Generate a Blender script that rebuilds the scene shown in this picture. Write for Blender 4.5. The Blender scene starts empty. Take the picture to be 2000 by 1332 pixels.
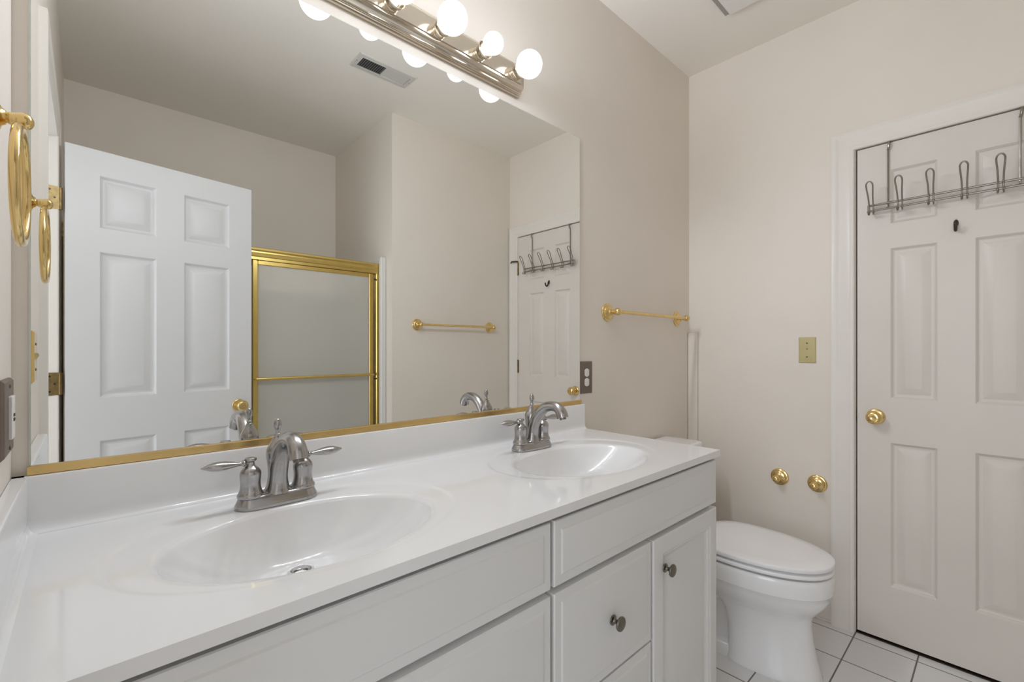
import bpy, math, random
from math import sin, cos, pi, radians
from mathutils import Vector, Matrix

random.seed(4)
S = bpy.context.scene
COL = S.collection

# ------------------------------------------------------------------ camera
cd = bpy.data.cameras.new('camera')
cam = bpy.data.objects.new('camera', cd)
COL.objects.link(cam)
cam.location = (0.0966, -1.1629, 1.2011)
cam.rotation_euler = (pi / 2, 0, -radians(90 - 47.1523))
cd.sensor_width = 36
cd.lens = 36 * 893.13 / 2000
cd.shift_y = 15.13 / 2000
cd.clip_start = 0.01
S.camera = cam

# ------------------------------------------------------------------ world, exposure
w = bpy.data.worlds.new('world')
S.world = w
w.use_nodes = True
w.node_tree.nodes['Background'].inputs[0].default_value = (0.75, 0.85, 1, 1)
w.node_tree.nodes['Background'].inputs[1].default_value = 0.05
S.view_settings.view_transform = 'Standard'
S.view_settings.look = 'None'
S.view_settings.gamma = 1
S.view_settings.use_curve_mapping = False
S.view_settings.exposure = 0.0
S.cycles.use_denoising = True
S.cycles.max_bounces = 14
S.cycles.diffuse_bounces = 8
S.cycles.glossy_bounces = 8
S.cycles.transmission_bounces = 10
S.cycles.sample_clamp_indirect = 6.0
S.cycles.caustics_refractive = True

# added fill light in the unseen adjoining room, shining in through the open doorway
HALL_W = 40.0
la = bpy.data.lights.new('adjoining_room_fill', 'AREA')
la.shape = 'RECTANGLE'; la.size = 1.9; la.size_y = 1.9
la.energy = HALL_W
la.color = (0.915, 0.98, 1.08)
lo = bpy.data.objects.new('adjoining_room_fill', la)
lo.location = (-1.88, -1.1, 1.45)
lo.rotation_euler = (0, -pi / 2, 0)
COL.objects.link(lo)

BULB_W = 9.2          # each lit bulb of the vanity bar
BULB_SMOOTH = 0.36    # softens the hot spot close to the bulbs

# ------------------------------------------------------------------ key dimensions (metres)
W = 2.482      # far wall
H = 2.6708     # ceiling
D = 1.4455     # opposite wall
D2 = 2.33      # back wall of the tub alcove
XS = 1.485     # side wall of the tub alcove

# ------------------------------------------------------------------ materials
def mat(name, col, rough=0.5, metal=0.0, noise=0.0, nscale=6.0, bump=0.0, bscale=60.0,
        coat=0.0, spec=0.5, trans=0.0, ior=1.45, aniso=0.0):
    m = bpy.data.materials.new(name)
    m.use_nodes = True
    nt = m.node_tree
    b = nt.nodes['Principled BSDF']
    b.inputs['Base Color'].default_value = (*col, 1)
    b.inputs['Roughness'].default_value = rough
    b.inputs['Metallic'].default_value = metal
    b.inputs['Coat Weight'].default_value = coat
    b.inputs['Coat Roughness'].default_value = 0.05
    b.inputs['Specular IOR Level'].default_value = spec
    b.inputs['Transmission Weight'].default_value = trans
    b.inputs['IOR'].default_value = ior
    if noise or bump:
        tc = nt.nodes.new('ShaderNodeTexCoord')
    if noise:
        n = nt.nodes.new('ShaderNodeTexNoise')
        n.inputs['Scale'].default_value = nscale
        n.inputs['Detail'].default_value = 4
        nt.links.new(tc.outputs['Object'], n.inputs['Vector'])
        r = nt.nodes.new('ShaderNodeValToRGB')
        r.color_ramp.elements[0].position = 0.3
        r.color_ramp.elements[1].position = 0.7
        r.color_ramp.elements[0].color = (*[c * (1 - noise) for c in col], 1)
        r.color_ramp.elements[1].color = (*[min(1, c * (1 + noise)) for c in col], 1)
        nt.links.new(n.outputs['Fac'], r.inputs['Fac'])
        nt.links.new(r.outputs['Color'], b.inputs['Base Color'])
    if bump:
        n2 = nt.nodes.new('ShaderNodeTexNoise')
        n2.inputs['Scale'].default_value = bscale
        n2.inputs['Detail'].default_value = 3
        nt.links.new(tc.outputs['Object'], n2.inputs['Vector'])
        bp = nt.nodes.new('ShaderNodeBump')
        bp.inputs['Strength'].default_value = bump
        bp.inputs['Distance'].default_value = 0.002
        nt.links.new(n2.outputs['Fac'], bp.inputs['Height'])
        nt.links.new(bp.outputs['Normal'], b.inputs['Normal'])
    return m

M = {}
M['wall'] = mat('beige_wall_paint', (0.775, 0.718, 0.648), 0.55, noise=0.025, nscale=2.2, bump=0.06, bscale=90)
M['ceiling'] = mat('ceiling_paint', (0.85, 0.81, 0.75), 0.7, noise=0.015, nscale=2, bump=0.08, bscale=120)
M['trim'] = mat('cream_trim_paint', (0.765, 0.73, 0.68), 0.35, noise=0.015, nscale=5)
M['cream_door'] = mat('cream_door_paint', (0.70, 0.655, 0.605), 0.38, noise=0.02, nscale=4, bump=0.03, bscale=140)
M['white_door'] = mat('white_door_paint', (0.69, 0.69, 0.70), 0.4, noise=0.01, nscale=4)
M['cabinet'] = mat('white_cabinet_foil', (0.74, 0.74, 0.735), 0.35, noise=0.008, nscale=4)
M['marble'] = mat('cultured_marble', (0.80, 0.80, 0.80), 0.16, noise=0.012, nscale=7, coat=0.6)
M['ceramic'] = mat('white_ceramic', (0.86, 0.86, 0.865), 0.12, noise=0.006, nscale=4, coat=0.4)
M['seat_plastic'] = mat('white_seat_plastic', (0.87, 0.87, 0.875), 0.22, noise=0.006, nscale=4)
M['nickel'] = mat('brushed_nickel', (0.41, 0.40, 0.395), 0.21, 1.0, noise=0.05, nscale=40, bump=0.02, bscale=300)
M['bright_chrome'] = mat('bright_chrome', (0.86, 0.86, 0.86), 0.12, 1.0, noise=0.02, nscale=30)
M['channel'] = mat('gold_channel', (0.70, 0.49, 0.20), 0.25, 1.0, noise=0.08, nscale=14)
M['gap_shade'] = mat('gap_shade_brown', (0.035, 0.022, 0.014), 0.6, noise=0.15, nscale=20)
M['dark_nickel'] = mat('dark_nickel', (0.20, 0.185, 0.155), 0.28, 1.0, noise=0.06, nscale=60)
M['brass'] = mat('polished_brass', (0.80, 0.59, 0.26), 0.14, 1.0, noise=0.06, nscale=30)
M['pale_brass'] = mat('pale_brass', (0.72, 0.655, 0.555), 0.13, 1.0, noise=0.04, nscale=12)
M['gold_anod'] = mat('anodized_gold_aluminium', (0.70, 0.52, 0.17), 0.27, 1.0, noise=0.04, nscale=20)
M['old_brass'] = mat('tarnished_brass', (0.22, 0.15, 0.07), 0.35, 1.0, noise=0.3, nscale=50)
M['worn_brass'] = mat('worn_brass', (0.30, 0.22, 0.10), 0.4, 1.0, noise=0.25, nscale=60)
M['dark'] = mat('dark_cavity', (0.03, 0.03, 0.03), 0.8, noise=0.05)
M['fan_grey'] = mat('fan_housing_grey', (0.34, 0.32, 0.295), 0.5, noise=0.05)
M['duct_shade'] = mat('duct_shade_grey', (0.06, 0.06, 0.065), 0.7, noise=0.05)
M['taupe'] = mat('taupe_cover_plate', (0.165, 0.125, 0.10), 0.42, noise=0.06, nscale=30)
M['white_plastic'] = mat('white_plastic', (0.78, 0.76, 0.74), 0.3, noise=0.008, nscale=5)
M['ivory'] = mat('ivory_cover_plate', (0.52, 0.45, 0.22), 0.4, noise=0.04, nscale=20)
M['chrome_wire'] = mat('satin_wire', (0.33, 0.30, 0.265), 0.3, 1.0, noise=0.05, nscale=40)
M['bronze'] = mat('dark_bronze', (0.08, 0.06, 0.045), 0.35, 0.8, noise=0.1, nscale=40)
M['vent'] = mat('vent_enamel', (0.60, 0.585, 0.55), 0.4, noise=0.02, nscale=8)
M['fibreglass'] = mat('white_fibreglass', (0.72, 0.71, 0.69), 0.2, noise=0.008, nscale=4, coat=0.3)
M['frosted'] = mat('frosted_glass', (0.95, 0.935, 0.885), 0.26, noise=0.004, nscale=3, trans=0.72, ior=1.18)
M['mirror'] = mat('silvered_glass', (0.91, 0.92, 0.90), 0.0, 1.0)
M['mirror_edge'] = mat('mirror_edge_glass', (0.62, 0.64, 0.60), 0.15, noise=0.05, nscale=40)
M['hall'] = mat('hall_wall_paint', (0.70, 0.68, 0.65), 0.6, noise=0.01, nscale=2)

def tile_material():
    m = bpy.data.materials.new('white_floor_tile')
    m.use_nodes = True
    nt = m.node_tree; b = nt.nodes['Principled BSDF']
    tc = nt.nodes.new('ShaderNodeTexCoord')
    mp = nt.nodes.new('ShaderNodeMapping')
    mp.inputs['Location'].default_value = (-0.032, 0.133, 0)     # grout lines through x = 2.232, y = -0.733
    br = nt.nodes.new('ShaderNodeTexBrick')
    br.offset = 0.0; br.squash = 1.0
    br.inputs['Scale'].default_value = 1.0
    br.inputs['Brick Width'].default_value = 0.2
    br.inputs['Row Height'].default_value = 0.2
    br.inputs['Mortar Size'].default_value = 0.0027
    br.inputs['Mortar Smooth'].default_value = 0.15
    br.inputs['Color1'].default_value = (0.76, 0.76, 0.765, 1)
    br.inputs['Color2'].default_value = (0.79, 0.79, 0.795, 1)
    br.inputs['Mortar'].default_value = (0.16, 0.145, 0.12, 1)
    nt.links.new(tc.outputs['Object'], mp.inputs['Vector'])
    nt.links.new(mp.outputs['Vector'], br.inputs['Vector'])
    nt.links.new(br.outputs['Color'], b.inputs['Base Color'])
    bp = nt.nodes.new('ShaderNodeBump'); bp.invert = True
    bp.inputs['Strength'].default_value = 0.5; bp.inputs['Distance'].default_value = 0.002
    nt.links.new(br.outputs['Fac'], bp.inputs['Height'])
    nt.links.new(bp.outputs['Normal'], b.inputs['Normal'])
    b.inputs['Roughness'].default_value = 0.28
    return m
M['tile'] = tile_material()

def bulb_material():
    m = bpy.data.materials.new('lit_bulb_glass')
    m.use_nodes = True
    nt = m.node_tree; nt.nodes.clear()
    out = nt.nodes.new('ShaderNodeOutputMaterial')
    em = nt.nodes.new('ShaderNodeEmission')
    em.inputs[0].default_value = (1, 0.985, 0.965, 1); em.inputs[1].default_value = 3.2
    tr = nt.nodes.new('ShaderNodeBsdfTransparent')
    mx = nt.nodes.new('ShaderNodeMixShader'); mx.inputs[0].default_value = 0.5
    nt.links.new(em.outputs[0], mx.inputs[1]); nt.links.new(tr.outputs[0], mx.inputs[2])
    nt.links.new(mx.outputs[0], out.inputs[0])
    return m
M['bulb'] = bulb_material()

# ------------------------------------------------------------------ mesh builder
class MB:
    def __init__(self):
        self.v = []; self.f = []
    def add(self, verts, faces):
        o = len(self.v)
        self.v += [tuple(p) for p in verts]
        self.f += [tuple(i + o for i in q) for q in faces]
        return self
    def box(self, x0, x1, y0, y1, z0, z1, c=0.0):
        """box, optionally chamfered by c"""
        if c <= 0:
            v = [(x, y, z) for z in (z0, z1) for y in (y0, y1) for x in (x0, x1)]
            return self.add(v, [(0, 2, 3, 1), (4, 5, 7, 6), (0, 1, 5, 4), (2, 6, 7, 3), (0, 4, 6, 2), (1, 3, 7, 5)])
        X, Y, Z = (x0, x1), (y0, y1), (z0, z1)
        vid = {}; vs = []
        for i in (0, 1):
            for j in (0, 1):
                for k in (0, 1):
                    sx, sy, sz = (1, -1)[i], (1, -1)[j], (1, -1)[k]
                    for a in range(3):
                        p = [X[i] + sx * c, Y[j] + sy * c, Z[k] + sz * c]
                        p[a] = (X[i], Y[j], Z[k])[a]
                        vid[(i, j, k, a)] = len(vs); vs.append(p)
        fs = []
        def cyc(pts, n):
            # order points around centroid, facing n
            P = [Vector(vs[q]) for q in pts]; ce = sum(P, Vector()) / len(P)
            n = Vector(n).normalized(); u = (P[0] - ce).normalized(); w_ = n.cross(u)
            return tuple(q for _, q in sorted((math.atan2((Vector(vs[q]) - ce).dot(w_), (Vector(vs[q]) - ce).dot(u)), q) for q in pts))
        for a in range(3):
            for s in (0, 1):
                pts = [vid[k] for k in vid if k[3] == a and k[a] == s]
                n = [0, 0, 0]; n[a] = (-1, 1)[s]
                fs.append(cyc(pts, n))
        for a in range(3):
            b, d = [q for q in range(3) if q != a]
            for s in (0, 1):
                for t in (0, 1):
                    pts = [vid[k] for k in vid if k[3] in (b, d) and k[b] == s and k[d] == t]
                    n = [0, 0, 0]; n[b] = (-1, 1)[s]; n[d] = (-1, 1)[t]
                    fs.append(cyc(pts, n))
        for i in (0, 1):
            for j in (0, 1):
                for k in (0, 1):
                    fs.append(cyc([vid[(i, j, k, a)] for a in range(3)], ((-1, 1)[i], (-1, 1)[j], (-1, 1)[k])))
        return self.add(vs, fs)
    def loft(self, rings, cap0=True, cap1=True, closed=True):
        n = len(rings[0]); vs = [p for r in rings for p in r]; fs = []
        for i in range(len(rings) - 1):
            for j in range(n if closed else n - 1):
                k = (j + 1) % n
                fs.append((i * n + j, i * n + k, (i + 1) * n + k, (i + 1) * n + j))
        if cap0: fs.append(tuple(reversed(range(n))))
        if cap1: fs.append(tuple((len(rings) - 1) * n + j for j in range(n)))
        return self.add(vs, fs)
    def lathe(self, prof, origin=(0, 0, 0), axis=(0, 0, 1), n=32, scale=(1, 1)):
        """prof: (distance along axis, radius)"""
        ax = Vector(axis).normalized()
        ref = Vector((0, 0, 1)) if abs(ax.z) < 0.9 else Vector((1, 0, 0))
        u = ref.cross(ax).normalized(); w_ = ax.cross(u)
        o = Vector(origin); rings = []
        for h, r in prof:
            r = max(r, 1e-5)
            rings.append([tuple(o + ax * h + u * (r * scale[0] * cos(2 * pi * k / n)) + w_ * (r * scale[1] * sin(2 * pi * k / n))) for k in range(n)])
        return self.loft(rings)
    def tube(self, pts, rad, n=12, closed=False):
        P = [Vector(p) for p in pts]; m = len(P)
        R = rad if isinstance(rad, (list, tuple)) else [rad] * m
        rings = []; u = None
        for i in range(m):
            if closed: t = (P[(i + 1) % m] - P[i - 1]).normalized()
            else: t = (P[min(i + 1, m - 1)] - P[max(i - 1, 0)]).normalized()
            if u is None:
                ref = Vector((0, 0, 1)) if abs(t.z) < 0.8 else Vector((0, 1, 0))
                u = ref.cross(t).normalized()
            else:
                u = (u - t * u.dot(t)).normalized()
            w_ = t.cross(u)
            rings.append([tuple(P[i] + (u * cos(2 * pi * k / n) + w_ * sin(2 * pi * k / n)) * R[i]) for k in range(n)])
        if closed: rings.append(rings[0])
        return self.loft(rings, not closed, not closed)
    def sphere(self, c, r, n=20, m=12, sc=(1, 1, 1)):
        prof = [(-cos(pi * i / m) * r * sc[2], sin(pi * i / m) * r) for i in range(m + 1)]
        return self.lathe(prof, c, (0, 0, 1), n, (sc[0], sc[1]))
    def build(self, name, m, parent=None, smooth=30, loc=None):
        me = bpy.data.meshes.new(name)
        me.from_pydata(self.v, [], self.f)
        import bmesh
        bm = bmesh.new(); bm.from_mesh(me)
        bmesh.ops.recalc_face_normals(bm, faces=bm.faces)
        bm.to_mesh(me); bm.free()
        me.materials.append(M[m])
        if smooth:
            me.polygons.foreach_set('use_smooth', [True] * len(me.polygons))
            me.set_sharp_from_angle(angle=radians(smooth))
        o = bpy.data.objects.new(name, me)
        COL.objects.link(o)
        if parent: o.parent = parent
        if loc: o.location = loc
        return o

def tag(o, label=None, cat=None, group=None, kind=None):
    if label: o['label'] = label
    if cat: o['category'] = cat
    if group: o['group'] = group
    if kind: o['kind'] = kind
    return o

def thing(name, label, cat, loc=(0, 0, 0), rotz=0.0, group=None, kind=None):
    o = bpy.data.objects.new(name, None)
    o.empty_display_size = 0.05
    COL.objects.link(o)
    o.location = loc; o.rotation_euler = (0, 0, rotz)
    return tag(o, label, cat, group, kind)

def struct(name, mb, m, label, smooth=0):
    return tag(mb.build(name, m, None, smooth), label, 'structure', None, 'structure')

def bez(pts, n=8):
    """Catmull-Rom through pts (tuples of any length)"""
    out = []
    P = [pts[0]] + list(pts) + [pts[-1]]
    for i in range(1, len(P) - 2):
        for k in range(n):
            t = k / n
            out.append(tuple(0.5 * (2 * b + (c - a) * t + (2 * a - 5 * b + 4 * c - d) * t * t + (-a + 3 * b - 3 * c + d) * t ** 3)
                             for a, b, c, d in zip(P[i - 1], P[i], P[i + 1], P[i + 2])))
    out.append(tuple(pts[-1]))
    return out

# ------------------------------------------------------------------ room shell
T = 0.12
struct('floor', MB().box(-2.0, 2.75, -2.6, 0.12, -0.1, 0.0), 'tile', 'white square tile floor with dark grout')
struct('ceiling', MB().box(-2.0, 2.75, -2.6, 0.12, H, H + 0.1), 'ceiling', 'plain pale ceiling')
struct('wall_vanity', MB().box(0, 2.75, 0, T, 0, H), 'wall', 'beige wall behind the mirror and vanity')
struct('wall_far', MB().box(W, W + T, -0.722, 0, 0, H).box(W, W + T, -1.36, -0.722, 2.052, H).box(W, W + T, -D, -1.36, 0, H),
       'wall', 'beige wall with the cream door and toilet paper posts')
struct('wall_left', MB().box(-T, 0, -0.69, 0.12, 0, H).box(-T, 0, -1.412, -0.69, 2.052, H).box(-T, 0, -2.6, -1.412, 0, H),
       'wall', 'beige side wall with the towel ring and open doorway')
struct('wall_opposite', MB().box(XS, 2.75, -2.6, -D, 0, H), 'wall', 'beige wall facing the vanity with a towel bar')
struct('wall_alcove', MB().box(0, XS, -2.6, -D2, 0, H), 'wall', 'beige back wall above the tub')
# adjoining room seen by nobody, it holds the added fill light
struct('wall_hall_west', MB().box(-2.0, -1.9, -2.6, 0.12, 0, H), 'hall', 'pale wall of the adjoining room')
struct('wall_hall_north', MB().box(-1.9, -T, 0.02, 0.12, 0, H), 'hall', 'pale side wall of the adjoining room')
struct('wall_hall_south', MB().box(-1.9, -T, -2.6, -2.5, 0, H), 'hall', 'pale far side wall of the adjoining room')

struct('fill_frame', MB().box(-1.9, -1.87, -2.13, -2.055, 0.42, 2.48).box(-1.9, -1.87, -0.145, -0.07, 0.42, 2.48).box(-1.9, -1.87, -2.055, -0.145, 2.405, 2.48).box(-1.9, -1.86, -2.055, -0.145, 0.42, 0.495),
       'trim', 'added frame around the fill light of the adjoining room')  # frame added round the fill light, the wall behind it is solid

# door casings: profile of (distance outwards, thickness)
CAS = [(0.0, 0.0), (0.0, 0.009), (0.004, 0.012), (0.012, 0.013), (0.018, 0.0105), (0.026, 0.0105), (0.050, 0.012),
       (0.060, 0.0155), (0.066, 0.0175), (0.078, 0.018), (0.083, 0.016), (0.083, 0.0)]
def casing(name, x, sgn, ya, yb, top, label):
    """U of casing on a wall of constant x; sgn: direction the profile sticks out; ya > yb inner edges"""
    mb = MB(); rings = []
    for (yy, zz, dy, dz) in ((ya, 0, 1, 0), (ya, top, 1, 1), (yb, top, -1, 1), (yb, 0, -1, 0)):
        rings.append([(x + sgn * t, yy + dy * d, zz + dz * d) for d, t in CAS])
    mb.loft(rings)
    return struct(name, mb, 'trim', label, 25)
casing('trim_1', W, -1, -0.729, -1.352, 2.042, 'cream moulded casing around the closed far door')
casing('trim_2', 0.0, 1, -0.70, -1.402, 2.042, 'cream moulded casing around the open doorway')
def jamb(name, x0, x1, ya, yb, top, t, label, m='trim'):
    mb = MB().box(x0, x1, ya, ya + t, 0, top + t).box(x0, x1, yb - t, yb, 0, top + t).box(x0, x1, yb, ya, top, top + t)
    return struct(name, mb, m, label)
jamb('trim_3', W, W + T, -0.7325, -1.3485, 2.0425, 0.010, 'cream door jamb of the far door')
jamb('trim_4', -T, 0, -0.70, -1.402, 2.042, 0.010, 'cream door jamb of the open doorway')
struct('door_gap_shade', MB().box(W + 0.0015, W + T, -1.348, -0.733, 0.0, 0.004), 'gap_shade', 'strip coloured dark for the shaded gap under the far door')  # dark colour painted in for the shade of the gap below the door
struct('trim_5', MB().box(W - 0.018, W, -0.052, -0.002, 0.0, 1.286, 0.002), 'wall', 'painted vertical batten in the corner behind the toilet')
struct('baseboard_far', MB().box(W - 0.006, W, -0.645, -0.053, 0.0, 0.010, 0.002), 'trim', 'thin caulked base strip below the far wall')
# far side of the closed door: panel coloured dark to stand in for closet shade
struct('wall_closet', MB().box(W + T + 0.02, W + T + 0.03, -1.45, -0.6, 0, 2.2), 'dark', 'dark-coloured panel standing for the unlit closet behind the far door')

# ------------------------------------------------------------------ six-panel doors
def six_panel(w, h, t, cols, rows):
    mb = MB()
    xs = sorted({0, w, *[c for p in cols for c in p]}); zs = sorted({0, h, *[c for p in rows for c in p]})
    prof = [(0, 0), (0.002, 0.0015), (0.008, 0.0105), (0.012, 0.012), (0.019, 0.012), (0.044, 0.0028), (0.046, 0.0024)]
    for face in (0, 1):
        def P(x, z, d): return (x, d if face == 0 else t - d, z)
        for i in range(len(xs) - 1):
            for k in range(len(zs) - 1):
                x0, x1, z0, z1 = xs[i], xs[i + 1], zs[k], zs[k + 1]
                pan = any(abs(a - x0) < 1e-6 and abs(b - x1) < 1e-6 for a, b in cols) and any(abs(a - z0) < 1e-6 and abs(b - z1) < 1e-6 for a, b in rows)
                if not pan:
                    mb.add([P(x0, z0, 0), P(x1, z0, 0), P(x1, z1, 0), P(x0, z1, 0)], [(0, 1, 2, 3)])
                else:
                    rings = [[P(x0 + a, z0 + a, d), P(x1 - a, z0 + a, d), P(x1 - a, z1 - a, d), P(x0 + a, z1 - a, d)] for a, d in prof]
                    mb.loft(rings, False, True)
    mb.add([(x, y, z) for z in (0, h) for y in (0, t) for x in (0, w)],
           [(0, 2, 3, 1), (4, 5, 7, 6), (0, 4, 6, 2), (1, 3, 7, 5)])
    return mb
import bmesh
def weld(o, d=1e-5, ang=20):
    bm = bmesh.new(); bm.from_mesh(o.data)
    bmesh.ops.remove_doubles(bm, verts=bm.verts, dist=d)
    bmesh.ops.recalc_face_normals(bm, faces=bm.faces)
    bm.to_mesh(o.data); bm.free()
    o.data.polygons.foreach_set('use_smooth', [True] * len(o.data.polygons))
    o.data.set_sharp_from_angle(angle=radians(ang))
ROWS = [(0.222, 0.805), (0.985, 1.595), (1.695, 1.914)]

def knob(parent, loc, axis, name='door_knob'):
    prof = [(0, 0.031), (0.002, 0.032), (0.006, 0.030), (0.009, 0.020), (0.011, 0.0125), (0.026, 0.0115), (0.030, 0.014),
            (0.034, 0.022), (0.040, 0.0262), (0.047, 0.0272), (0.054, 0.0255), (0.059, 0.020), (0.061, 0.012), (0.0605, 0.004), (0.0605, 0)]
    return MB().lathe(bez(prof, 4), loc, axis, 36).build(name, 'brass', parent, 50)

far_w = 0.612
d1 = six_panel(far_w - 0.002, 2.024, 0.035, [(0.109, 0.249), (0.351, 0.497)], ROWS).build('door_1', 'cream_door', None, 20)
weld(d1)
d1.location = (W + 0.002, -0.738, 0.014); d1.rotation_euler = (0, 0, -pi / 2)
tag(d1, 'closed cream six-panel door beside the toilet', 'door', None, 'structure')
knob(d1, (0.062, 0, 0.907), (0, -1, 0))
# hinges on the right side of the far door, seen in the mirror
for z in (0.205, 1.055, 1.79):
    hb = MB().lathe([(0, 0.003), (0.002, 0.0062), (0.098, 0.0062), (0.1, 0.003)], (far_w + 0.002, -0.006, z - 0.05), (0, 0, 1), 14)
    hb.box(far_w - 0.004, far_w + 0.0015, -0.003, 0.0, z - 0.044, z + 0.044)
    ho = hb.build('hinge', 'old_brass', d1)
    if z > 1.5:
        MB().tube([(far_w + 0.002, -0.006, z + 0.052), (far_w + 0.006, -0.02, z + 0.054), (far_w + 0.035, -0.042, z + 0.052), (far_w + 0.038, -0.044, z + 0.04)], 0.006, 10).build('hinge_pin_stop', 'bronze', ho)
MB().box(0.0, 0.001, 0.006, 0.028, 0.878, 0.936).box(-0.004, 0.0, 0.012, 0.022, 0.895, 0.917).build('latch', 'bronze', d1)

a = math.atan2(-0.12, 0.692)
wd_w = 0.703
d2 = six_panel(wd_w, 2.018, 0.035, [(0.105, 0.298), (0.405, 0.598)], ROWS).build('door_2', 'white_door', None, 20)
weld(d2)
yl = Vector((-sin(a), cos(a), 0))
base = Vector((0.030, -1.405, 0.011)) - yl * 0.035
d2.location = base; d2.rotation_euler = (0, 0, a)
tag(d2, 'open white six-panel door reflected in the mirror', 'door', None, 'structure')
knob(d2, (wd_w - 0.062, 0.035, 0.902), (0, 1, 0))
knob(d2, (wd_w - 0.062, 0.0, 0.902), (0, -1, 0))
for z in (0.22, 1.051, 1.788):
    hb = MB().lathe([(0, 0.003), (0.002, 0.0065), (0.088, 0.0065), (0.09, 0.003)], (-0.013, 0.030, z - 0.045), (0, 0, 1), 14)
    ho = hb.build('hinge', 'old_brass', d2)
    leaf = MB().box(-0.052, -0.017, 0.0325, 0.0345, z - 0.045, z + 0.045)
    leaf.build('hinge_leaf', 'worn_brass', ho)
    scr = MB()
    for sx, sz in ((-0.044, -0.03), (-0.044, 0.03), (-0.03, 0.0)):
        scr.lathe([(0, 0.0038), (0.001, 0.003)], (sx, 0.0345, z + sz), (0, 1, 0), 12)
    scr.build('hinge_screws', 'bronze', ho)

# ------------------------------------------------------------------ vanity cabinet
YF = -0.547       # front face of doors and drawers
VC = thing('vanity_cabinet', 'white double vanity cabinet under the long countertop', 'cabinet', (0.774, -0.27, 0))
vo = Vector((-0.774, 0.27, 0))
def vb(mb, name, m, parent=VC, smooth=30):
    mb.v = [tuple(Vector(p) + vo) for p in mb.v]
    return mb.build(name, m, parent, smooth)
c = MB()
c.box(0.002, 0.020, -0.519, -0.002, 0.0, 0.862)
c.box(1.528, 1.546, -0.519, -0.002, 0.0, 0.862)
c.box(0.020, 1.528, -0.519, -0.002, 0.095, 0.110)
c.box(0.020, 1.528, -0.012, -0.002, 0.110, 0.70)
for x0, x1 in ((0.020, 0.045), (0.765, 0.800), (1.505, 1.528), (0.390, 0.415), (1.148, 1.176)):
    c.box(x0, x1, -0.5188, -0.500, 0.110, 0.70 if x1 in (0.415, 1.176) else 0.862)
c.box(0.045, 1.505, -0.5186, -0.500, 0.84, 0.862)
c.box(0.045, 1.505, -0.5184, -0.500, 0.69, 0.73)
vb(c, 'carcass', 'cabinet')
vb(MB().box(0.02, 1.528, -0.47, -0.455, 0.0, 0.094), 'toe_kick', 'cabinet')

def front(x0, x1, z0, z1, kind='slab'):
    t = 0.0275; yb = YF + t
    if kind == 'slab':
        prof = [(0, 0.0045), (0.002, 0.0026), (0.020, 0.0026), (0.0235, 0.0004), (0.026, 0.0)]
    else:
        prof = [(0, 0.003), (0.003, 0.0006), (0.006, 0.0), (0.046, 0.0), (0.049, 0.002), (0.055, 0.0028), (0.065, 0.0095), (0.069, 0.0105), (0.076, 0.0095), (0.098, 0.0038), (0.100, 0.0036)]
    rings = [[(x0, yb, z0), (x1, yb, z0), (x1, yb, z1), (x0, yb, z1)]]
    rings += [[(x0 + q, YF + d, z0 + q), (x1 - q, YF + d, z0 + q), (x1 - q, YF + d, z1 - q), (x0 + q, YF + d, z1 - q)] for q, d in prof]
    return MB().loft(rings)
def pull(parent, x, z):
    prof = bez([(0, 0.0115), (0.003, 0.0115), (0.005, 0.007), (0.009, 0.0052), (0.014, 0.006), (0.018, 0.012), (0.020, 0.0158), (0.023, 0.0165), (0.0255, 0.015), (0.027, 0.008), (0.0275, 0)], 3)
    return vb(MB().lathe(prof, (x, YF, z), (0, -1, 0), 28), 'knob', 'dark_nickel', parent, 50)
GZ = 0.711
vb(front(0.006, 0.7765, GZ + 0.007, 0.853), 'false_front', 'cabinet', smooth=20)
vb(front(0.7875, 1.546, GZ + 0.007, 0.853), 'false_front', 'cabinet', smooth=20)
stack = [(0.4525, 0.704), (0.277, 0.4465), (0.103, 0.271)]
for x0, x1 in ((0.407, 0.7765), (0.7875, 1.1585)):
    for z0, z1 in stack:
        dr = vb(front(x0, x1, z0, z1), 'drawer', 'cabinet', smooth=20)
        pull(dr, (x0 + x1) / 2 + (0.012 if x0 > 0.5 else 0), (z0 + z1) / 2 - 0.003)
for x0, x1, kx in ((0.006, 0.398, 0.35), (1.1675, 1.546, 1.223)):
    dd = vb(front(x0, x1, 0.103, 0.704, 'panel'), 'cabinet_door', 'cabinet', smooth=20)
    pull(dd, kx, 0.618)

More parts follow.
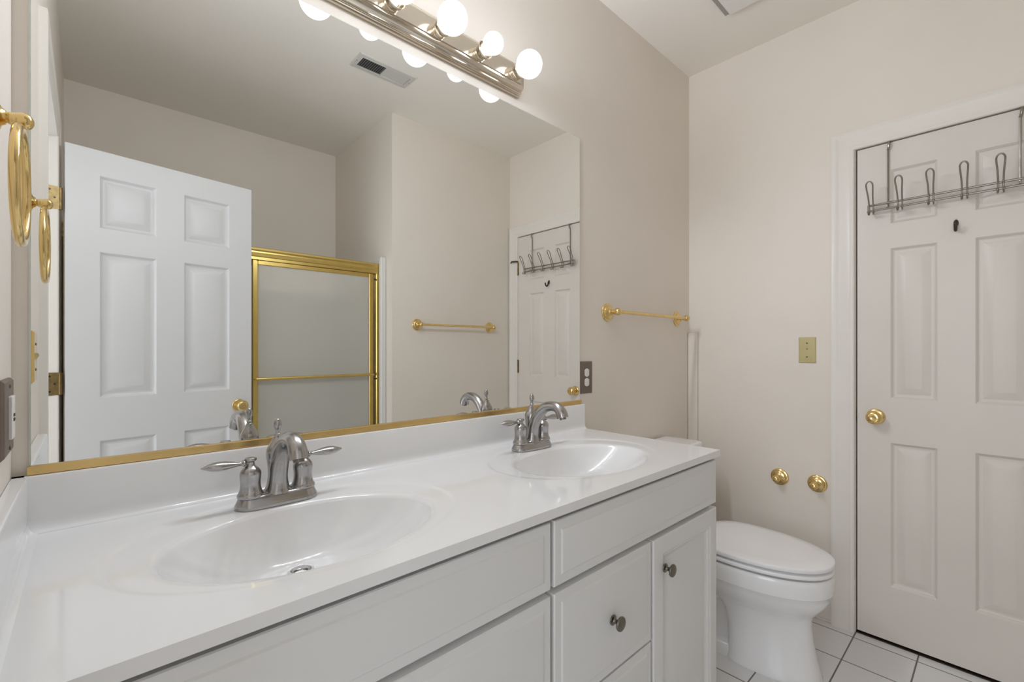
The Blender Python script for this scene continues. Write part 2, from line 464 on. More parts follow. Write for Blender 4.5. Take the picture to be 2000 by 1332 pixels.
# ------------------------------------------------------------------ vanity top with two moulded basins
ZC = 0.883
XE = 1.5565; YE = -0.553
VT = thing('vanity_countertop', 'white cultured marble vanity top with two oval basins', 'countertop', (0.774, -0.28, 0.863))
to = Vector((-0.774, 0.28, -0.863))
def tb(mb, name, m='marble', parent=VT, smooth=35):
    mb.v = [tuple(Vector(p) + to) for p in mb.v]
    return mb.build(name, m, parent, smooth)
SINKS = (0.395, 1.163)
EA, EB, EC = 0.2275, 0.164, -0.317          # basin lip ellipse
RA, RB, RC = 0.292, 0.214, -0.291         # shallow moulded ring
top = MB()
for si, cx in enumerate(SINKS):
    x0, x1 = ((0.0, 0.779), (0.779, XE))[si]; y0, y1 = YE, -0.004
    N = 180
    ts = [2 * pi * k / N for k in range(N)]
    for X in (x0, x1):
        for Y in (y0, y1):
            ts.append(math.atan2((Y - RC) / RB, (X - cx) / RA) % (2 * pi))
    ts = sorted(set(ts))
    def edge(t):
        dx, dy = RA * cos(t), RB * sin(t); k = 1e9
        if dx > 1e-9: k = min(k, (x1 - cx) / dx)
        if dx < -1e-9: k = min(k, (x0 - cx) / dx)
        if dy > 1e-9: k = min(k, (y1 - RC) / dy)
        if dy < -1e-9: k = min(k, (y0 - RC) / dy)
        return (cx + dx * k, RC + dy * k)
    rows = [[] for _ in range(15)]
    for t in ts:
        step = 0.0038 * (0.10 + 0.90 * (0.5 + 0.5 * sin(t)))
        e = lambda q: (cx + (EA + q) * cos(t), EC + (EB + q) * sin(t))
        r = lambda q: (cx + (RA + q) * cos(t), RC + (RB + q) * sin(t))
        E_ = edge(t); r0 = r(0.004); f_ = lambda s: (r0[0] + (E_[0] - r0[0]) * s, r0[1] + (E_[1] - r0[1]) * s)
        lip = 0.012
        pts = [(*e(-0.006), ZC - step - 0.0095), (*e(-0.003), ZC - step - 0.0055), (*e(0.0), ZC - step - 0.003), (*e(0.004), ZC - step - 0.0012), (*e(0.009), ZC - step - 0.0003), (*e(0.016), ZC - step)]
        i0, i1 = e(0.016), r(-0.012)
        pts += [((i0[0] + i1[0]) / 2, (i0[1] + i1[1]) / 2, ZC - step), (*i1, ZC - step), (*r(-0.008), ZC - step * 0.9), (*r(-0.004), ZC - step * 0.5), (*r(-0.0005), ZC - step * 0.1), (*r0, ZC), (*f_(0.25), ZC), (*f_(0.97), ZC), (*E_, ZC)]
        for i, p in enumerate(pts): rows[i].append(p)
    top.loft(rows, False, False)
    # skirt down the outer edges
    ring = rows[-1]; n = len(ring)
    for j in range(n):
        p, q = ring[j], ring[(j + 1) % n]
        inner = abs(p[0] - 0.779) < 1e-5 and abs(q[0] - 0.779) < 1e-5
        if not inner:
            top.add([p, q, (q[0], q[1], 0.8635), (p[0], p[1], 0.8635)], [(0, 1, 2, 3)])
co = tb(top, 'counter_slab'); weld(co, 2e-5, 40)
for si, cx in enumerate(SINKS):
    DX, DY, DR, DEP = cx + 0.002, -0.243, 0.023, 0.108
    rows = []
    K = 26
    for i in range(K + 1):
        s = i / K
        dep = 1 - (1 - s) ** 2.3
        row = []
        for k in range(160):
            t = 2 * pi * k / 160
            step = 0.0038 * (0.10 + 0.90 * (0.5 + 0.5 * sin(t)))
            px, py = cx + (EA - 0.006) * cos(t), EC + (EB - 0.006) * sin(t)
            qx, qy = DX + DR * cos(t), DY + DR * sin(t)
            z0 = ZC - step - 0.0095
            row.append((px + (qx - px) * s, py + (qy - py) * s, z0 + (ZC - DEP - z0) * dep))
        rows.append(row)
    b_ = tb(MB().loft(rows, False, False), 'basin', smooth=60)
    dr = MB().lathe([(-0.02, 0.0165), (0.0005, 0.0235), (0.0022, 0.0228), (0.0022, 0.0185), (-0.010, 0.0160), (-0.010, 0.0)], (DX, DY, ZC - DEP), (0, 0, 1), 36)
    dr.lathe([(-0.010, 0.0115), (-0.0045, 0.0125), (-0.003, 0.011), (-0.0025, 0)], (DX, DY, ZC - DEP), (0, 0, 1), 30)
    tb(dr, 'drain', 'bright_chrome', b_, 40)
# backsplash with coved foot and eased top
bp_ = [(-0.001, 0.8805), (-0.034, 0.8832), (-0.0285, 0.8848), (-0.0245, 0.888), (-0.0218, 0.8925), (-0.0205, 0.899), (-0.020, 0.906), (-0.020, 0.9755), (-0.0188, 0.979), (-0.016, 0.980), (-0.001, 0.980)]
tb(MB().loft([[(x, y, z) for y, z in bp_] for x in (0.001, 1.5545)]), 'backsplash')
tb(MB().loft([[(-y, yy, z) for y, z in bp_] for yy in (-0.0015, YE + 0.006)]), 'side_splash')

# ------------------------------------------------------------------ faucets
def stadium(hl, r, z, n=14, sy=1.0):
    pts = []
    for s in (1, -1):
        for k in range(n + 1):
            t = -pi / 2 + pi * k / n
            pts.append((s * ((hl - r) + r * cos(t)), s * r * sin(t) * sy, z))
    return pts
def faucet(cx, label):
    F = thing('faucet', label, 'faucet', (cx, -0.122, ZC), 0.0, 'faucets on the vanity top')
    b = [stadium(0.079, 0.0285, -0.0031), stadium(0.0795, 0.029, 0.0), stadium(0.0795, 0.029, 0.003), stadium(0.078, 0.0275, 0.006), stadium(0.0735, 0.0235, 0.016), stadium(0.071, 0.021, 0.020), stadium(0.066, 0.017, 0.022)]
    bo = MB().loft(b).build('base_plate', 'nickel', F, 40)
    body = [(0.018, 0.0275), (0.022, 0.0272), (0.025, 0.0245), (0.034, 0.0205), (0.052, 0.0178), (0.072, 0.0182), (0.092, 0.0205), (0.104, 0.0205), (0.114, 0.0172), (0.124, 0.0115), (0.131, 0.008), (0.134, 0.0068), (0.136, 0.0)]
    mb = MB().lathe(bez(body, 4), (0, 0.003, 0), (0, 0, 1), 36)
    path = bez([(0, -0.001, 0.0215), (0, -0.002, 0.030), (0, -0.004, 0.050), (0, -0.009, 0.072), (0, -0.021, 0.097), (0, -0.042, 0.121), (0, -0.064, 0.1355), (0, -0.087, 0.1405), (0, -0.109, 0.138), (0, -0.125, 0.125), (0, -0.131, 0.1085)], 6)
    rr = bez([(0.0255,), (0.0215,), (0.0184,), (0.0182,), (0.0182,), (0.017,), (0.0157,), (0.015,), (0.0155,), (0.0168,), (0.0178,)], 6)
    mb.tube(path, [q[0] for q in rr], 28)
    mb.build('spout', 'nickel', F, 50)
    MB().lathe([(-0.002, 0.010), (0.004, 0.010), (0.004, 0)], (0, -0.1315, 0.1075), (0, -0.3, -1), 20).build('aerator', 'dark_nickel', F)
    rod = [(0.133, 0.0052), (0.139, 0.0062), (0.142, 0.0042), (0.148, 0.0045), (0.152, 0.0066), (0.158, 0.0078), (0.165, 0.0068), (0.170, 0.0042), (0.1725, 0)]
    MB().lathe(bez(rod, 4), (0, 0, 0), (0, 0, 1), 24).build('lift_rod', 'nickel', F, 50)
    for s in (-1, 1):
        hp = [(0.019, 0.0245), (0.024, 0.0242), (0.027, 0.0222), (0.036, 0.0192), (0.048, 0.0182), (0.060, 0.0193), (0.069, 0.0192), (0.076, 0.0155), (0.081, 0.0105), (0.084, 0.0078), (0.087, 0.0074), (0.091, 0.0078), (0.0935, 0.0108), (0.097, 0.0112), (0.099, 0.009), (0.0995, 0)]
        hp = [(0.019 + (h - 0.019) * 0.975, q) for h, q in hp]
        hb = MB().lathe(bez(hp, 4), (s * 0.0508, 0, 0), (0, 0, 1), 32).build('handle', 'nickel', F, 50)
        lp = [(0.0, 0.004), (0.008, 0.0045), (0.011, 0.0072), (0.014, 0.0072), (0.017, 0.0045), (0.022, 0.005), (0.034, 0.0078), (0.048, 0.0105), (0.059, 0.0108), (0.069, 0.0088), (0.078, 0.005), (0.0845, 0.0015), (0.0855, 0)]
        MB().lathe(bez(lp, 4), (s * 0.0508, 0, 0.0872), (s, -0.03, 0.03 if s < 0 else 0.02), 24, (1.15, 0.85)).build('lever', 'nickel', hb, 50)
    return F
faucet(0.3895, 'brushed nickel two-handle faucet at the left basin nearest the viewer')
faucet(1.150, 'brushed nickel two-handle faucet at the basin beside the toilet')

# ------------------------------------------------------------------ wall mirror
MR = thing('wall_mirror', 'large frameless wall mirror above the vanity with gold bottom channel', 'mirror', (0.78, 0, 0.981))
mo = Vector((-0.78, 0, -0.981))
def mbb(mb, name, m, smooth=0):
    mb.v = [tuple(Vector(p) + mo) for p in mb.v]
    return mb.build(name, m, MR, smooth)
mx0, mx1, mz0, mz1 = 0.0208, 1.5425, 0.985, 2.0453
mbb(MB().add([(mx0 + .003, -0.0062, mz0), (mx1 - .003, -0.0062, mz0), (mx1 - .003, -0.0062, mz1 - .003), (mx0 + .003, -0.0062, mz1 - .003)], [(0, 1, 2, 3)]), 'mirror_glass', 'mirror')
eb = MB()
o_ = [(mx0, mz0), (mx1, mz0), (mx1, mz1), (mx0, mz1)]; i_ = [(mx0 + .003, mz0), (mx1 - .003, mz0), (mx1 - .003, mz1 - .003), (mx0 + .003, mz1 - .003)]
eb.loft([[(x, -0.0005, z) for x, z in o_], [(x, -0.0048, z) for x, z in o_], [(x, -0.0062, z) for x, z in i_]], True, False)
mbb(eb, 'polished_edge', 'mirror_edge')
mbb(MB().loft([[(x, y, z) for y, z in ((-0.0005, 0.9805), (-0.0105, 0.9805), (-0.0115, 0.982), (-0.0115, 0.995), (-0.0105, 0.9965), (-0.0066, 0.9965), (-0.0066, 0.984), (-0.0005, 0.984))] for x in (0.0195, 1.5445)]), 'bottom_channel', 'channel', 20)

# ------------------------------------------------------------------ vanity light bar
VL = thing('vanity_light', 'brass bar light with six globe bulbs above the mirror', 'light fixture', (0.78, 0, 2.132))
lo_ = Vector((-0.78, 0, -2.132))
def lb(mb, name, m, smooth=30, parent=VL):
    mb.v = [tuple(Vector(p) + lo_) for p in mb.v]
    return mb.build(name, m, parent, smooth)
half = [(-0.0005, 0.055), (-0.010, 0.055), (-0.0115, 0.0535), (-0.0115, 0.050), (-0.0145, 0.0485), (-0.0195, 0.0485), (-0.0215, 0.046), (-0.0215, 0.043), (-0.0255, 0.041), (-0.031, 0.038), (-0.0345, 0.033), (-0.0355, 0.028)]
prof = half + [(y, -z) for y, z in reversed(half)]
bx0, bx1 = 0.352, 1.205
rings = []
for x, k in ((bx0, 0.72), (bx0 + 0.004, 0.9), (bx0 + 0.012, 1.0), (bx1 - 0.012, 1.0), (bx1 - 0.004, 0.9), (bx1, 0.72)):
    rings.append([(x, y * k if y < -0.001 else y, 2.132 + z * (0.5 + 0.5 * k)) for y, z in prof])
lb(MB().loft(rings), 'back_bar', 'pale_brass', 25)
lb(MB().box(bx0 + 0.02, bx1 - 0.02, -0.0385, -0.0350, 2.132 - 0.0265, 2.132 + 0.0265, 0.0012), 'face_plate', 'pale_brass', 20)
bulbs = []
for k in range(6):
    x = 1.156 - 0.153 * k; big = k % 2 == 0
    cup = bez([(0.037, 0.0205), (0.040, 0.0225), (0.044, 0.0215), (0.050, 0.0235), (0.060, 0.0265), (0.066, 0.0275), (0.067, 0.0255), (0.060, 0.022), (0.050, 0.017)], 3)
    so = lb(MB().lathe(cup, (x, 0, 2.132), (0, -1, 0), 32), 'socket_cup', 'pale_brass', 40)
    R = 0.0425 if big else 0.0315
    cy = 0.104 if big else 0.102
    bpf = [(0.048, 0.0125), (cy - R - (0.001 if big else 0.004), 0.0135 if big else 0.0145)]
    a0 = 0.55 if big else 0.5
    bpf += [(cy - R * cos(a0 + (pi - a0) * i / 18), R * sin(a0 + (pi - a0) * i / 18)) for i in range(19)]
    bo = lb(MB().lathe(bpf, (x, 0, 2.132), (0, -1, 0), 36), 'bulb', 'bulb', 60)
    bo['label'] = 'large lit globe bulb' if big else 'small lit globe bulb'
    pl = bpy.data.lights.new('bulb_filament', 'POINT')
    pl.energy = BULB_W; pl.shadow_soft_size = R * 0.8
    pl.color = (0.915, 0.98, 1.08)
    pl.use_nodes = True
    nt = pl.node_tree; em = nt.nodes['Emission']
    lf = nt.nodes.new('ShaderNodeLightFalloff')
    lf.inputs['Strength'].default_value = 1.0; lf.inputs['Smooth'].default_value = BULB_SMOOTH
    nt.links.new(lf.outputs['Quadratic'], em.inputs['Strength'])
    po = bpy.data.objects.new('bulb_filament', pl)
    COL.objects.link(po)
    po.parent = VL; po.location = (x - 0.78, -cy, 0)

# ------------------------------------------------------------------ towel bars
ROSE = bez([(0, 0.038), (0.003, 0.0385), (0.006, 0.036), (0.008, 0.030), (0.011, 0.029), (0.014, 0.025), (0.017, 0.017), (0.021, 0.0115), (0.027, 0.0105)], 3)
def towel_bar(loc, rotz, label):
    B = thing('towel_bar', label, 'towel bar', loc, rotz, 'brass towel bars')
    L = 0.306
    for s in (-1, 1):
        MB().lathe(ROSE + [(0.030, 0.0)], (s * L, 0, 0), (0, -1, 0), 36).build('rosette', 'brass', B, 40)
        post = bez([(0.022, 0.0095), (0.030, 0.0085), (0.038, 0.0095), (0.041, 0.012), (0.046, 0.014), (0.054, 0.0155), (0.062, 0.014), (0.067, 0.010), (0.069, 0.004), (0.0695, 0)], 3)
        MB().lathe(post, (s * L, 0, 0), (0, -1, 0), 28).build('post', 'brass', B, 40)
    MB().tube([(-L, -0.054, 0), (L, -0.054, 0)], 0.0075, 20).build('rail', 'brass', B)
    return B
towel_bar((2.038, 0, 1.357), 0, 'brass towel bar on the wall right of the mirror')
towel_bar((1.970, -D, 1.357), pi, 'brass towel bar on the opposite wall, seen in the mirror')

# ------------------------------------------------------------------ towel ring on the left wall
TR = thing('towel_ring', 'brass towel ring hanging on the left wall beside the mirror', 'towel ring', (0, -0.25, 1.512))
MB().lathe([(0, 0.030), (0.003, 0.0305), (0.006, 0.028), (0.009, 0.020), (0.012, 0.012), (0.016, 0.009), (0.018, 0)], (0.0, 0, 0), (1, 0, 0), 32).build('rosette', 'brass', TR, 40)
MB().lathe(bez([(0.010, 0.0085), (0.016, 0.007), (0.020, 0.0085), (0.024, 0.0085), (0.028, 0.010), (0.034, 0.0112), (0.039, 0.009), (0.042, 0.004), (0.0425, 0)], 3), (0, 0, 0), (1, 0, 0), 26).build('post', 'brass', TR, 40)
R = 0.0765
MB().tube([(0.0295, R * sin(2 * pi * k / 64), -0.0125 - R + R * cos(2 * pi * k / 64)) for k in range(64)], 0.0055, 16, True).build('ring', 'brass', TR, 60)

# ------------------------------------------------------------------ electrical plates
def plate(name, label, cat, loc, rotz, wd, ht, m, th=0.006):
    P = thing(name, label, cat, loc, rotz)
    rings = [[(-wd / 2 + q, -d, -ht / 2 + q), (wd / 2 - q, -d, -ht / 2 + q), (wd / 2 - q, -d, ht / 2 - q), (-wd / 2 + q, -d, ht / 2 - q)] for q, d in ((0, 0), (0, th * 0.35), (th * 0.6, th * 0.9), (th * 0.9, th))]
    MB().loft(rings).build('cover_plate', m, P, 20)
    return P
def screw(P, x, z, th, m='old_brass'):
    MB().lathe([(0, 0.0034), (0.0008, 0.0034), (0.0016, 0.002), (0.0016, 0)], (x, -th, z), (0, -1, 0), 14).build('screw', m, P)
P = plate('outlet', 'taupe duplex outlet plate at the right edge of the mirror', 'outlet', (1.5845, 0, 1.0845), 0, 0.079, 0.131, 'taupe')
for s in (-1, 1):
    rr = []
    for q, d in ((0.0, 0.0055), (0.0, 0.0078), (0.0012, 0.0085)):
        rr.append([(max(-0.0135 + q, min(0.0135 - q, (0.0172 - q) * cos(t))), -d, s * 0.0195 + (0.0165 - q) * sin(t)) for t in [2 * pi * k / 36 for k in range(36)]])
    ro = MB().loft(rr).build('receptacle', 'white_plastic', P, 30)
    sl = MB()
    for sx in (-0.006, 0.006): sl.box(sx - 0.0008, sx + 0.0008, -0.0088, -0.0083, s * 0.0195 + 0.001, s * 0.0195 + 0.007)
    sl.lathe([(0, 0.0016), (0.0004, 0.0016)], (0, -0.0084, s * 0.0195 - 0.006), (0, -1, 0), 12)
    sl.build('slots', 'trim', ro, 0)
screw(P, 0, 0, 0.006)
P = plate('outlet', 'taupe outlet plate with white face on the left wall by the backsplash', 'outlet', (0, -0.100, 1.0935), pi / 2, 0.116, 0.120, 'taupe', 0.0065)
ro = MB().box(-0.0170, 0.0170, -0.0112, -0.006, -0.0335, 0.0335, 0.001).build('receptacle', 'white_plastic', P, 20)
MB().box(-0.006, 0.006, -0.0122, -0.011, 0.001, 0.006, 0.0005).box(-0.006, 0.006, -0.0122, -0.011, -0.006, -0.001, 0.0005).build('test_button', 'dark', ro, 20)
for s in (-1, 1): screw(P, 0, s * 0.0485, 0.0065)
P = plate('switch_plate', 'ivory three-hole cover plate on the far wall beside the door casing', 'cover plate', (W, -0.555, 1.195), -pi / 2, 0.068, 0.116, 'ivory')
for z in (0.031, -0.031): screw(P, 0, z, 0.006)
MB().lathe([(0, 0.0032), (0.0006, 0.0032), (0.0006, 0)], (0, -0.006, 0.005), (0, -1, 0), 14).build('centre_hole', 'taupe', P)
P = plate('switch_plate', 'brass switch plate on the left wall, reflected at the mirror edge', 'switch plate', (0, -0.410, 1.182), pi / 2, 0.074, 0.122, 'brass')
MB().loft([[(-0.0045, -0.0055, -0.010), (0.0045, -0.0055, -0.010), (0.0045, -0.0055, 0.010), (-0.0045, -0.0055, 0.010)],
           [(-0.0035, -0.012, 0.003), (0.0035, -0.012, 0.003), (0.0035, -0.0105, 0.0085), (-0.0035, -0.0105, 0.0085)]]).build('toggle', 'ivory', P)
for z in (0.030, -0.030): screw(P, 0, z, 0.006)

# ------------------------------------------------------------------ toilet
TX = 2.032
TO = thing('toilet', 'white elongated toilet with closed lid between vanity and cream door', 'toilet', (TX, -0.40, 0))
def egg(yc, lf, lb_, hw, z, n=72, eb_=2.7, ef=2.15):
    pts = []
    for k in range(n):
        t = 2 * pi * k / n; s, c_ = sin(t), cos(t)
        e = ef if c_ > 0 else eb_
        m_ = (abs(s) ** e + abs(c_) ** e) ** (-1 / e)
        x = hw * s * m_; y = c_ * m_
        pts.append((x, yc + 0.40 - (y * lf if y > 0 else y * lb_), z))
    return pts
L = [(0.3885, -.45, .285, .20, .166), (0.3885, -.45, .296, .21, .177), (0.384, -.45, .300, .213, .181), (0.372, -.45, .3015, .214, .182), (0.345, -.45, .3005, .212, .181), (0.326, -.45, .2985, .20, .1795), (0.3225, -.45, .2945, .19, .176),
     (0.302, -.451, .290, .180, .170), (0.278, -.454, .276, .160, .157), (0.254, -.459, .253, .135, .137), (0.230, -.464, .228, .110, .117), (0.212, -.469, .215, .092, .107), (0.185, -.475, .207, .078, .102), (0.13, -.482, .205, .072, .101),
     (0.07, -.488, .211, .075, .106), (0.02, -.492, .219, .08, .116), (0.004, -.494, .223, .085, .119), (0, -.494, .222, .085, .118)]
bw = MB().loft([egg(yc, lf, lb_, hw, z, 96, 2.7 if z > 0.24 else 4.2) for z, yc, lf, lb_, hw in L])
# rear trapway, deck and foot ledge
bw.loft([egg(-.30, .22, .20, hw, z, 48, 4, 3) for z, hw in ((0.0, .112), (0.030, .112), (0.042, .106), (0.048, .095))])
bw.loft([egg(-.29, .17, .18, hw, z, 48, 3.5, 3) for z, hw in ((0.040, .075), (0.09, .066), (0.17, .066), (0.20, .078), (0.215, .105), (0.27, .112), (0.30, .125))])
bw.loft([egg(-.20, .19, .175, hw, z, 48, 6, 3) for z, hw in ((0.285, .105), (0.31, .125), (0.34, .138), (0.392, .142), (0.3985, .137))])
bw.build('bowl', 'ceramic', TO, 40)
for s in (-1, 1):
    MB().lathe([(0, 0.014), (0.008, 0.0135), (0.014, 0.009), (0.016, 0)], (s * 0.093, 0.09, 0.040), (0, 0, 1), 20).build('bolt_cap', 'seat_plastic', TO, 40)
def slab(z0, z1, grow, dome=0.0, e=0.004):
    r = []
    for z, q in ((z0, -e), (z0 + e * .6, -e * .2), (z0 + e, 0), (z1 - e, 0), (z1 - e * .4, -e * .3), (z1, -e)):
        r.append(egg(-.45, .300 + grow + q, .175 + q, .183 + grow + q, z))
    if dome:
        for k, dz in ((0.8, .5), (0.5, .85), (0.2, 1.0)):
            r.append(egg(-.45, (.300 + grow) * k, .175 * k, (.183 + grow) * k, z1 + dome * dz))
    return MB().loft(r)
slab(0.3965, 0.4115, 0.002).build('seat', 'seat_plastic', TO, 45)
slab(0.4195, 0.4375, 0.003, 0.004).build('lid', 'seat_plastic', TO, 45)
for s in (-1, 1):
    MB().box(s * 0.075 - 0.016, s * 0.075 + 0.016, 0.118, 0.158, 0.394, 0.428, 0.005).build('seat_hinge', 'seat_plastic', TO, 30)
def rbox(hw, y0, y1, z, r=0.03, n=8):
    pts = []
    for (sx, yy, a0) in ((1, y1, 0), (-1, y1, pi / 2), (-1, y0, pi), (1, y0, 1.5 * pi)):
        for k in range(n + 1):
            t = a0 + pi / 2 * k / n
            cy_ = (y1 - r) if yy == y1 else (y0 + r)
            pts.append((sx * (hw - r) + r * cos(t), cy_ + r * sin(t), z))
    return pts
MB().loft([rbox(hw, 0.40 - yf_, 0.385, z) for z, hw, yf_ in ((0.397, .165, .165), (0.402, .175, .173), (0.43, .183, .178), (0.60, .192, .184), (0.731, .196, .187), (0.735, .192, .184))]).build('tank', 'ceramic', TO, 40)
MB().loft([rbox(hw, 0.40 - yf_, 0.388, z) for z, hw, yf_ in ((0.736, .196, .187), (0.738, .204, .194), (0.756, .206, .197), (0.762, .203, .194), (0.7645, .195, .187))]).build('tank_lid', 'ceramic', TO, 40)
fl = MB().lathe([(0, 0.011), (0.006, 0.011), (0.008, 0.006), (0.014, 0.006)], (-0.145, 0.214, 0.690), (0, -1, 0), 20)
fl.tube([(-0.145, 0.203, 0.690), (-0.115, 0.201, 0.688), (-0.085, 0.202, 0.684)], [0.005, 0.0055, 0.0065], 12)
fl.build('flush_lever', 'nickel', TO, 40)

# ------------------------------------------------------------------ toilet paper posts
for y, label in ((-0.443, 'brass toilet paper post nearer the toilet tank, no roller'), (-0.594, 'brass toilet paper post nearer the door casing, no roller')):
    TP = thing('toilet_paper_post', label, 'toilet paper holder', (W, y, 0.600), -pi / 2, 'pair of toilet paper posts')
    MB().lathe(ROSE + [(0.030, 0.0)], (0, 0, 0), (0, -1, 0), 36).build('rosette', 'brass', TP, 40)
    post = bez([(0.022, 0.0095), (0.030, 0.0085), (0.038, 0.0105), (0.043, 0.0145), (0.052, 0.0165), (0.060, 0.0145), (0.066, 0.009), (0.068, 0)], 3)
    MB().lathe(post, (0, 0, 0), (0, -1, 0), 28).build('post', 'brass', TP, 40)

# ------------------------------------------------------------------ over-the-door hook rack
RK = thing('over_door_hook_rack', 'silver wire rack of six hooks hung over the cream door', 'hook rack', (W, -1.02, 1.776))
xf = 0.002 - 0.0008           # door face in local x
for y in (-0.84, -1.199):
    yy = y + 1.02
    p = MB().tube([(xf - 0.006, yy, -0.002), (xf - 0.006, yy, 0.12), (xf - 0.006, yy, 0.232)], 0.0034, 10)
    p.build('strap', 'chrome_wire', RK)
    cl = MB().tube(bez([(xf - 0.006, yy, 0.232), (xf - 0.012, yy - 0.003, 0.242), (xf - 0.012, yy - 0.004, 0.255), (xf - 0.005, yy - 0.003, 0.2655), (xf + 0.004, yy, 0.2655)], 4), 0.0045, 10)
    cl.box(xf - 0.004, xf + 0.038, yy - 0.009, yy + 0.009, 0.2630, 0.2645)
    cl.build('door_clip', 'chrome_wire', RK)
for z in (0.011, -0.011):
    MB().tube([(-0.031, 0.238, z), (-0.031, -0.238, z)], 0.0042, 12).build('bar', 'chrome_wire', RK)
for y in (-0.84, -1.199):
    MB().tube([(xf - 0.005, y + 1.02, -0.0005), (-0.031, y + 1.02, -0.0005)], 0.003, 8).build('bar_standoff', 'chrome_wire', RK)
for s in (-1, 1):
    MB().tube([(-0.031, s * 0.238, 0.014), (-0.031, s * 0.238, -0.014)], 0.0045, 10).build('bar_end', 'chrome_wire', RK)
for k in range(6):
    yy = 0.229 - 0.0905 * k
    pts = [(-0.030, 0.0065, -0.018), (-0.035, 0.0065, -0.006), (-0.040, 0.0066, 0.012), (-0.056, 0.0078, 0.045), (-0.072, 0.0105, 0.076), (-0.079, 0.0100, 0.087), (-0.083, 0.0055, 0.0945), (-0.084, 0.0, 0.0965)]
    full = pts + [(x, -y_, z) for x, y_, z in reversed(pts[:-1])]
    h = MB().tube(bez([(x, y_ + yy, z) for x, y_, z in full], 4), 0.0027, 8)
    for s in (-1, 1):
        h.tube(bez([(-0.030, s * 0.0065 + yy, -0.018), (-0.036, s * 0.007 + yy, -0.026), (-0.046, s * 0.0078 + yy, -0.027), (-0.053, s * 0.008 + yy, -0.019)], 3), 0.0024, 8)
        h.sphere((-0.053, s * 0.008 + yy, -0.018), 0.0038, 10, 6)
    h.build('hook', 'chrome_wire', RK, 50)

# small bronze hook in the middle of the door
CH = thing('coat_hook', 'small dark bronze hook in the middle of the cream door', 'hook', (W + 0.002, -1.038, 1.664))
MB().lathe([(0, 0.009), (0.002, 0.009), (0.004, 0.007), (0.0045, 0)], (0, 0, 0.008), (-1, 0, 0), 20, (0.8, 1.5)).build('mount', 'bronze', CH, 40)
MB().tube(bez([(-0.003, 0, 0.014), (-0.009, 0, 0.002), (-0.013, 0, -0.013), (-0.023, 0, -0.023), (-0.035, 0, -0.017), (-0.041, 0, 0.000)], 4), 0.005, 10).build('hook_arm', 'bronze', CH, 50)

# ------------------------------------------------------------------ ceiling fittings
EF = thing('exhaust_fan', 'square white exhaust fan cover on the ceiling above the toilet', 'fan', (1.989, -0.482, H))
MB().box(-0.148, 0.149, -0.148, 0.150, -0.018, 0.0, 0.002).build('housing', 'fan_grey', EF, 0)
MB().box(-0.15, 0.15, -0.15, 0.130, -0.024, -0.018, 0.002).build('cover', 'white_plastic', EF, 20)
AV = thing('ceiling_register', 'white two-bank air register on the ceiling, seen in the mirror', 'vent', (1.245, -1.082, H))
fr = MB()
ox, oy = 0.160, 0.068
outer = [(-ox, -oy), (ox, -oy), (ox, oy), (-ox, oy)]
fr.loft([[(x * k, y * k2, z) for x, y in outer] for k, k2, z in ((1, 1, 0), (1, 1, -0.002), (0.97, 0.93, -0.007), (0.84, 0.62, -0.009), (0.835, 0.61, -0.004))], False, False)
fr.box(-0.005, 0.005, -0.042, 0.042, -0.009, -0.002)
fr.build('frame', 'vent', AV, 25)
MB().box(-0.133, 0.133, -0.042, 0.042, -0.0016, 0.0).build('throat_shade', 'duct_shade', AV, 0)  # flat panel at ceiling level, coloured dark for the shade inside the duct
for bank, tilt in ((-1, 0.55), (1, -0.75)):
    ls = MB()
    for k in range(11):
        x = bank * (0.013 + 0.0112 * k)
        dx = 0.0052 * sin(tilt) ; dz = 0.0052 * cos(tilt)
        if bank > 0: dx, dz = -0.0060, 0.0022
        zc_ = -0.0052
        ls.add([(x - dx, -0.042, zc_ - dz * .6), (x + dx, -0.042, zc_ + dz * .6), (x + dx, 0.042, zc_ + dz * .6), (x - dx, 0.042, zc_ - dz * .6)], [(0, 1, 2, 3)])
    ls.build('louvre_bank', 'vent', AV, 0)
for sx in (-1, 1):
    MB().lathe([(0, 0.004), (0.001, 0.004), (0.002, 0)], (sx * 0.148, 0.0, -0.0065), (0, 0, -1), 12).build('screw', 'taupe', AV)

# ------------------------------------------------------------------ tub alcove behind the open door
TB = thing('bathtub', 'white bathtub behind the gold framed shower doors', 'bathtub', (0.742, -1.93, 0))
def rr_(x0, x1, y0, y1, r, z, n=8):
    pts = []
    for (xx, yy, a0) in ((x1 - r, y1 - r, 0), (x0 + r, y1 - r, pi / 2), (x0 + r, y0 + r, pi), (x1 - r, y0 + r, 1.5 * pi)):
        for k in range(n + 1):
            t = a0 + pi / 2 * k / n
            pts.append((xx + r * cos(t) - 0.742, yy + r * sin(t) + 1.93, z))
    return pts
MB().loft([rr_(0.012, 1.473, -2.318, -1.549, 0.02, 0), rr_(0.012, 1.473, -2.318, -1.549, 0.02, 0.395), rr_(0.020, 1.465, -2.31, -1.556, 0.02, 0.41), rr_(0.10, 1.385, -2.25, -1.63, 0.10, 0.41),
           rr_(0.115, 1.37, -2.235, -1.645, 0.10, 0.39), rr_(0.20, 1.30, -2.19, -1.70, 0.12, 0.09), rr_(0.28, 1.22, -2.14, -1.75, 0.10, 0.075)]).build('tub_shell', 'fibreglass', TB, 35)
SU = thing('tub_surround', 'white tub surround panels on the alcove walls', 'wall surround', (0.742, -1.93, 0.412))
def sb(mb, name):
    mb.v = [(x - 0.742, y + 1.93, z - 0.412) for x, y, z in mb.v]
    return mb.build(name, 'fibreglass', SU, 30)
sb(MB().box(0.014, 1.471, -2.328, -2.310, 0.412, 1.62, 0.004).box(0.014, 1.471, -2.310, -2.285, 1.585, 1.62, 0.006), 'back_panel')
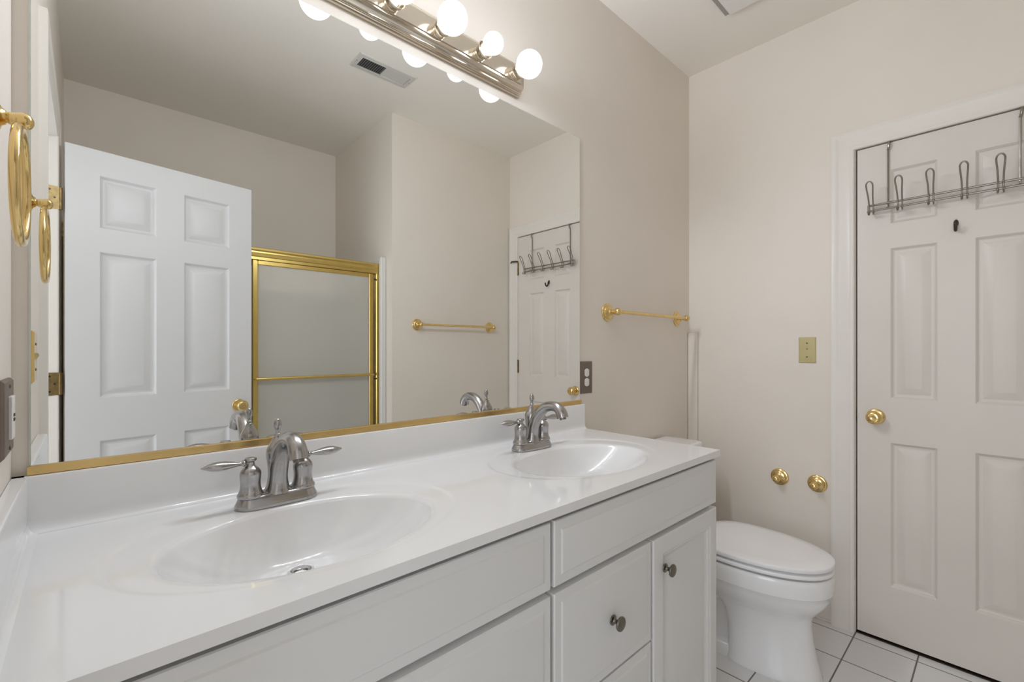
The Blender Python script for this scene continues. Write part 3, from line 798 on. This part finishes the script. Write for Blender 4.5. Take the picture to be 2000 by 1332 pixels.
sb(MB().box(1.466, 1.4845, -2.328, -1.545, 0.412, 1.776, 0.004).box(1.447, 1.4845, -1.547, -1.517, 0.0, 1.780, 0.006), 'side_panel')
sb(MB().box(0.001, 0.013, -2.328, -1.592, 0.412, 1.782, 0.004), 'side_panel')

SD = thing('shower_door', 'gold framed sliding shower doors with frosted glass panes', 'shower door', (0.742, -1.56, 0.41))
so_ = Vector((-0.742, 1.56, -0.41))
def sd(mb, name, m, smooth=25, parent=SD):
    mb.v = [tuple(Vector(p) + so_) for p in mb.v]
    return mb.build(name, m, parent, smooth)
hd = [(-1.553, 1.676), (-1.553, 1.690), (-1.5495, 1.695), (-1.5485, 1.706), (-1.552, 1.713), (-1.552, 1.720), (-1.5475, 1.728), (-1.550, 1.738), (-1.558, 1.742), (-1.602, 1.742), (-1.612, 1.733), (-1.612, 1.676)]
sd(MB().loft([[(x, y, z) for y, z in hd] for x in (0.016, 1.463)]), 'header_rail', 'gold_anod')
for x0, x1 in ((1.434, 1.465), (0.0145, 0.044)):
    jb = [(x0, -1.556), (x0 + 0.003, -1.5525), (x0 + 0.012, -1.5515), (x0 + 0.016, -1.5535), (x0 + 0.022, -1.5515), (x1 - 0.002, -1.5525), (x1, -1.556), (x1, -1.608), (x0, -1.608)]
    sd(MB().loft([[(x, y, z) for x, y in jb] for z in (0.438, 1.675)]), 'wall_jamb', 'gold_anod')
sd(MB().box(0.016, 1.463, -1.610, -1.551, 0.4105, 0.4375, 0.004), 'sill_track', 'gold_anod')
for (x0, x1, yy, bar) in ((0.735, 1.4155, -1.5625, True), (0.046, 0.775, -1.594, False)):
    st = MB()
    for a_, b_ in ((x0, x0 + 0.026), (x1 - 0.026, x1)):
        st.box(a_, b_, yy - 0.010, yy + 0.008, 0.440, 1.674, 0.003)
    st.box(x0 + 0.026, x1 - 0.026, yy - 0.009, yy + 0.007, 1.650, 1.674, 0.003)
    st.box(x0 + 0.026, x1 - 0.026, yy - 0.009, yy + 0.007, 0.440, 0.468, 0.003)
    pf = sd(st, 'panel_frame', 'gold_anod')
    sd(MB().box(x0 + 0.024, x1 - 0.024, yy - 0.004, yy + 0.001, 0.464, 1.654), 'pane', 'frosted', 0, pf)
    if bar:
        tb_ = MB().tube([(x0 + 0.012, yy + 0.030, 1.040), (x1 - 0.012, yy + 0.030, 1.040)], 0.0085, 14)
        for xx in (x0 + 0.013, x1 - 0.013):
            tb_.tube([(xx, yy + 0.008, 1.040), (xx, yy + 0.031, 1.040)], 0.0075, 12)
        sd(tb_, 'door_towel_rail', 'gold_anod', 40, pf)
        bb = MB()
        for z in (1.638, 1.012): bb.lathe([(0, 0.0055), (0.008, 0.0055), (0.010, 0.003), (0.010, 0)], (x1 + 0.008, -1.5535, z), (0, 1, 0), 14)
        sd(bb, 'bumper', 'dark', 30)
